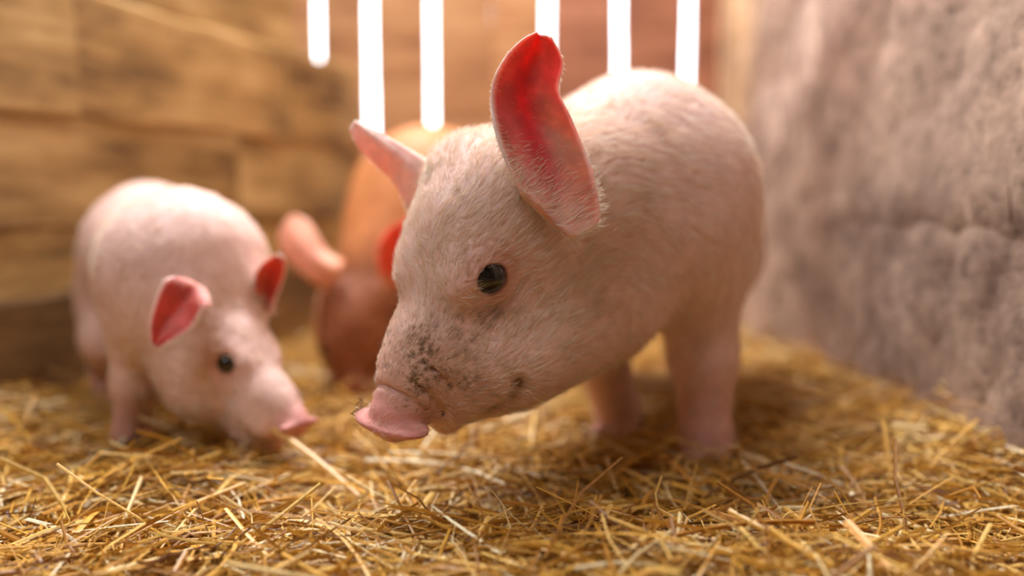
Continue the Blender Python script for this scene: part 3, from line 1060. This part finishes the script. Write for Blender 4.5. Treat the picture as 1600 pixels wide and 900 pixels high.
pigB, _, _ = build_pig('smaller white piglet sniffing the straw beside the plank wall', (-0.442, 1.145), (0.50, -0.86), 0.725, HP_B, HR_B, 0.74,
                       [(0.17, 0.075), (0.12, -0.085), (-0.22, 0.085), (-0.20, -0.085)], WHITE_B, ears_B, 0.0060, 14000, 23, hair_r=0.00022)

# ---------------------------------------------------------------- brown piglet behind
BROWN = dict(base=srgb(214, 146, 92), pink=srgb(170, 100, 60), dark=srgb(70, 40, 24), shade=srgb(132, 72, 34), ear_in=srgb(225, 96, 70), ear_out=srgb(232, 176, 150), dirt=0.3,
             hair=np.array([srgb(218, 156, 104), srgb(204, 136, 80), srgb(226, 170, 120)]), coat_label='ginger bristles')
HR_C = rotm(-4, 58, 0)
HP_C = at(560, 522, 1.34)
hlC = lambda x, y, z: np.array(HP_C) + HR_C @ np.array([x, y, z])
ears_C = [dict(curves=([at(512, 455, 1.33), at(472, 428, 1.34), at(444, 398, 1.35), at(436, 366, 1.36), at(449, 341, 1.36)],
                     [at(540, 410, 1.33), at(512, 392, 1.34), at(496, 366, 1.35), at(483, 346, 1.36), at(463, 336, 1.36)], (0.2, -1, 0.2), 0.014), kw=dict(base_cup=0.004, nv=26, nu=15)),
          dict(curves=([at(606, 448, 1.27), at(590, 424, 1.26), at(588, 388, 1.25), at(606, 358, 1.25), at(636, 342, 1.25)],
                     [at(660, 460, 1.29), at(672, 430, 1.28), at(676, 400, 1.27), at(668, 366, 1.26), at(648, 345, 1.25)], (0.1, 1, 0.1), 0.020), kw=dict(base_cup=0.004, nv=26, nu=15))]
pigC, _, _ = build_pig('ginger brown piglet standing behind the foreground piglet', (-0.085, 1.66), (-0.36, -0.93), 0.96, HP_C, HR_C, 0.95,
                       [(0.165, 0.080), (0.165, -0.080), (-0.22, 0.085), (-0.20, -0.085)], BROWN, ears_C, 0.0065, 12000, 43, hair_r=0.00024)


# ---------------------------------------------------------------- straw
def straw_mat():
    m, nt, b = new_mat('straw')
    L = nt.links.new
    at_ = nd(nt, 'ShaderNodeAttribute', attribute_name='tone')
    tc = nd(nt, 'ShaderNodeTexCoord')
    n = nd(nt, 'ShaderNodeTexNoise', i_Scale=300.0, i_Detail=2.0)
    L(tc.outputs['Object'], n.inputs['Vector'])
    r = ramp(nt, [(0.3, (0.8, 0.78, 0.74)), (0.7, (1.1, 1.1, 1.1))])
    L(n.outputs['Fac'], r.inputs['Fac'])
    mul = nd(nt, 'ShaderNodeMix', data_type='RGBA', blend_type='MULTIPLY')
    mul.inputs[0].default_value = 1
    L(at_.outputs['Color'], mul.inputs[6]); L(r.outputs[0], mul.inputs[7])
    L(mul.outputs[2], b.inputs['Base Color'])
    b.inputs['Roughness'].default_value = 0.42
    b.inputs['Specular IOR Level'].default_value = 0.5
    return m


M_straw = straw_mat()
PALETTE = np.array([srgb(224, 176, 78), srgb(208, 156, 60), srgb(236, 198, 112), srgb(190, 136, 50), srgb(244, 222, 164), srgb(154, 104, 42), srgb(216, 168, 70), srgb(250, 238, 204), srgb(108, 70, 30)])
PAL_P = np.array([.18, .18, .12, .16, .08, .12, .07, .04, .05])


def straw_geo(C, az, el, L, W, bend, twist, flat=0.38, nseg=4):
    """Arrays of stalks -> vertices (n, (nseg+1)*4, 3) and faces of one stalk. Bent, flattened tubes."""
    n = len(C)
    t = np.stack([np.cos(az) * np.cos(el), np.sin(az) * np.cos(el), np.sin(el)], 1)
    s = np.stack([-np.sin(az), np.cos(az), np.zeros(n)], 1)
    u = np.cross(t, s)
    s2 = s * np.cos(twist)[:, None] + u * np.sin(twist)[:, None]
    u2 = np.cross(t, s2)
    V = np.zeros((n, (nseg + 1) * 4, 3))
    for i in range(nseg + 1):
        q = i / nseg - 0.5
        c = C + t * (L * q)[:, None] + s * (bend[:, 0] * L * (q * q * 4 - 0.33))[:, None] * 0.25 - np.array([0, 0, 1.0]) * (bend[:, 1] * L * q * q)[:, None]
        w = W * (1.0 - 0.25 * (i / nseg)) * 0.5
        for j, (a, b) in enumerate(((1, 0), (0, flat), (-1, 0), (0, -flat))):
            V[:, i * 4 + j] = c + s2 * (w * a)[:, None] + u2 * (w * b)[:, None]
    F = []
    for i in range(nseg):
        for j in range(4):
            F.append((i * 4 + j, i * 4 + (j + 1) % 4, (i + 1) * 4 + (j + 1) % 4, (i + 1) * 4 + j))
    F.append((3, 2, 1, 0)); F.append(tuple(nseg * 4 + k for k in range(4)))
    return V, np.array(F)


def inside_pen(x, y, m=0.0):
    xl = WL0[0] + (y - WL0[1]) * (WLd[0] / WLd[1])
    return (x > xl + m) & (x < 0.60 - m) & (y < 2.19 - m)


rng = np.random.default_rng(77)


def scatter(n, ymin, ymax, power):
    X, Y = [], []
    k = 0
    while k < n:
        q = rng.random(n)
        y = (ymin ** power + q * (ymax ** power - ymin ** power)) ** (1 / power)
        x = (rng.random(n) - 0.5) * 1.30 * y + rng.normal(0, 0.03, n)
        ok = inside_pen(x, y, 0.02)
        X.append(x[ok]); Y.append(y[ok]); k += ok.sum()
    return np.concatenate(X)[:n], np.concatenate(Y)[:n]


def straw_layer(n, ymin, ymax, power, lmin, lmax, wmin, wmax, zlo, zhi, elsd, nseg):
    x, y = scatter(n, ymin, ymax, power)
    P = np.stack([x, y, np.zeros(n)], 1)
    az = fbm(P, 5, 2, 91) * 9.0 + rng.normal(0, 1.0, n)
    el = rng.normal(0, elsd, n)
    L = lmin + (lmax - lmin) * rng.random(n) ** 2.0
    W = wmin + (wmax - wmin) * rng.random(n) ** 2.0
    L = np.minimum(L, 0.05 + 2.2 * np.minimum(np.abs(0.62 - x), 0.2))
    z = ground_z(x, y) + zlo + (zhi - zlo) * rng.random(n) ** 1.6
    z = np.maximum(z, -0.02) + np.abs(np.sin(el)) * L * 0.32
    bend = np.stack([rng.normal(0, 0.35, n), np.abs(rng.normal(0, 0.25, n))], 1)
    V, F = straw_geo(np.stack([x, y, z], 1), az, el, L, W, bend, rng.random(n) * 3.14, nseg=nseg)
    c = PALETTE[rng.choice(len(PALETTE), n, p=PAL_P)] * (0.85 + 0.3 * rng.random(n))[:, None]
    return V, F, c


def straw_object(name, layers):
    Vs, Fs, Cs, k = [], [], [], 0
    for V, F, c in layers:
        n, m = V.shape[:2]
        Vs.append(V.reshape(-1, 3))
        Fs.append((F[None] + (np.arange(n) * m)[:, None, None]).reshape(-1, 4) + k)
        Cs.append(np.repeat(c, m, 0))
        k += n * m
    me = mesh_np(name, np.concatenate(Vs), np.concatenate(Fs), smooth=False)
    color_attr(me, 'tone', np.clip(np.concatenate(Cs), 0, 1))
    return link(name, me, M_straw)


lay = [straw_layer(20000, 0.50, 1.25, 1.2, 0.025, 0.14, 0.0014, 0.0052, -0.014, 0.010, 0.21, 3),
       straw_layer(13000, 1.15, 2.18, 1.6, 0.03, 0.15, 0.0016, 0.0046, -0.012, 0.010, 0.20, 2),
       straw_layer(9000, 0.50, 1.10, 1.1, 0.008, 0.035, 0.0010, 0.0036, -0.004, 0.008, 0.35, 1),
       straw_layer(3500, 0.55, 1.60, 1.4, 0.05, 0.20, 0.0012, 0.0042, 0.000, 0.014, 0.13, 4)]
tag(straw_object('straw_bedding', lay), 'thick bed of golden chopped straw covering the pen floor', 'straw', kind='stuff')


def stalk(p0, p1, width, col, label, group=None, sag=0.1, side=0.0, name='straw_stalk', flat=0.4):
    p0, p1 = np.array(p0), np.array(p1)
    d = p1 - p0
    L = np.linalg.norm(d)
    az, el = math.atan2(d[1], d[0]), math.asin(d[2] / L)
    c = (p0 + p1) / 2
    V, F = straw_geo(np.zeros((1, 3)), np.array([az]), np.array([el]), np.array([L]), np.array([width]), np.array([[side, sag]]), np.array([0.6]), flat, 8)
    me = mesh_np(name, V[0], F, smooth=False)
    color_attr(me, 'tone', np.repeat(np.array(col)[None], V.shape[1], 0))
    o = link(name, me, M_straw)
    o.location = c
    tag(o, label, 'straw', group)
    return o


# the largest loose stalks lying on top, one by one
NL = 170
used = set()
xs_, ys_ = scatter(NL, 0.62, 1.02, 1.0)
for k in range(NL):
    L_ = 0.06 + 0.11 * rng.random()
    az_ = rng.random() * math.pi
    ti_ = int(rng.choice([0, 2, 4, 6, 3]))
    tone_ = {0: 'golden', 2: 'light yellow', 4: 'pale cream', 6: 'golden', 3: 'amber'}[ti_]
    lie = 'lying crosswise' if az_ < 0.5 or az_ > 2.64 else 'slanting up right' if az_ < 1.25 else 'pointing away' if az_ < 1.9 else 'slanting up left'
    px_ = 800 + FPX * xs_[k] / ys_[k]
    where = 'at the lower left' if px_ < 480 else "below the foreground piglet's snout" if px_ < 850 else "before the foreground piglet's legs" if px_ < 1230 else 'towards the concrete wall'
    far_ = 'near the bottom edge' if ys_[k] < 0.80 else 'farther back'
    lab = f"{'long' if L_ > 0.115 else 'short'} {tone_} stalk {lie} {where}, {far_}"
    if lab in used:
        continue
    used.add(lab)
    V, F = straw_geo(np.zeros((1, 3)), np.array([az_]), np.array([rng.normal(0.02, 0.14)]), np.array([L_]), np.array([(0.0024 + 0.0028 * rng.random()) * (1.5 if ys_[k] < 0.80 else 1.0)]),
                     np.array([[rng.normal(0, 0.4), abs(rng.normal(0, 0.25))]]), np.array([rng.random() * 3.14]), 0.38, 6)
    me = mesh_np('straw_stalk', V[0], F, smooth=False)
    color_attr(me, 'tone', np.repeat(PALETTE[[ti_]], V.shape[1], 0))
    so = link('straw_stalk', me, M_straw)
    so.location = (xs_[k], ys_[k], float(ground_z(xs_[k:k + 1], ys_[k:k + 1])[0]) + 0.012)
    tag(so, lab, 'straw', 'loose straw stalks on the bedding')

GOLD, PALE, BROWN_S, DEEP = srgb(226, 176, 86), srgb(242, 216, 158), srgb(128, 86, 46), srgb(200, 142, 58)
stalk(at(1075, 800, .78), at(925, 884, .72), 0.0052, GOLD, 'long golden stalk rising to the right at bottom centre', sag=0.02)
stalk(at(1268, 806, .66), at(1000, 842, .64), 0.0105, DEEP, 'broad golden blade lying across the bottom right foreground', side=0.2)
stalk(at(1200, 852, .62), at(990, 893, .61), 0.0115, srgb(190, 144, 60), 'broad olive gold blade below the foreground bundle', side=0.2)
stalk(at(1060, 882, .62), at(925, 893, .62), 0.0070, PALE, 'short pale split stalk lying flat at the bottom edge')
stalk(at(1322, 812, .66), at(1395, 896, .60), 0.0072, srgb(232, 178, 110), 'thick pale tan stalk pointing at the camera on the bottom right')
stalk(at(770, 806, .80), at(866, 858, .76), 0.0042, srgb(216, 170, 108), 'pale tan stalk sloping down right below the snout')
stalk(at(270, 808, .76), at(155, 898, .72), 0.0026, BROWN_S, 'thin dark brown stem leaning out of the straw at lower left', sag=0.15)
stalk(at(780, 842, .76), at(630, 876, .74), 0.0048, srgb(196, 126, 44), 'orange gold stalk lying under the foreground piglet at bottom centre')
stalk(at(825, 845, .75), at(740, 898, .72), 0.0050, srgb(190, 128, 44), 'dark gold flat blade at the middle of the bottom edge')
stalk(at(1380, 655, .90), at(1392, 745, .86), 0.0044, GOLD, 'upright golden stalk standing in the straw near the concrete wall')
stalk(at(1528, 652, .92), at(1448, 732, .88), 0.0050, GOLD, 'long golden stalk leaning right beside the concrete wall')
stalk(at(1395, 662, .98), at(1448, 668, .97), 0.0065, PALE, 'short whitish stalk lying flat before the concrete wall')
stalk(at(1490, 742, .80), at(1380, 815, .76), 0.0040, GOLD, 'slim golden stalk in the right foreground slanting down left')
stalk(at(1035, 706, .90), at(1118, 790, .82), 0.0040, DEEP, 'golden stalk slanting across the front foot of the foreground piglet')
stalk(at(420, 660, .92), at(560, 770, .84), 0.0070, srgb(226, 180, 110), 'thick blurred pale stalk below the snout of the left piglet')
stalk(at(300, 700, .90), at(290, 790, .86), 0.0060, srgb(226, 176, 90), 'blurred upright golden stalk in front of the left piglet')
stalk(at(385, 785, .82), at(330, 830, .79), 0.0060, PALE, 'pale bright stalk on the straw in the lower left')

# bits of chopped straw sticking to the snout
rg = np.random.default_rng(9)
root_pt = hlA(0.157, -0.034, -0.012)
Vb, Fb, cb = [], None, []
C = np.array([root_pt + rg.normal(0, 0.0045, 3) for _ in range(46)])
V, F = straw_geo(C, rg.random(46) * 6.28, rg.normal(0, 0.7, 46), 0.004 + 0.006 * rg.random(46), 0.0006 + 0.0007 * rg.random(46), np.zeros((46, 2)), rg.random(46) * 3, nseg=1)
c = np.array([srgb(140, 100, 60), srgb(200, 165, 110), srgb(90, 60, 36)])[rg.integers(0, 3, 46)]
tag(straw_object('straw_crumbs', [(V, F, c)]), "crumbs of chopped straw stuck to the foreground piglet's snout tip", 'straw', kind='stuff')
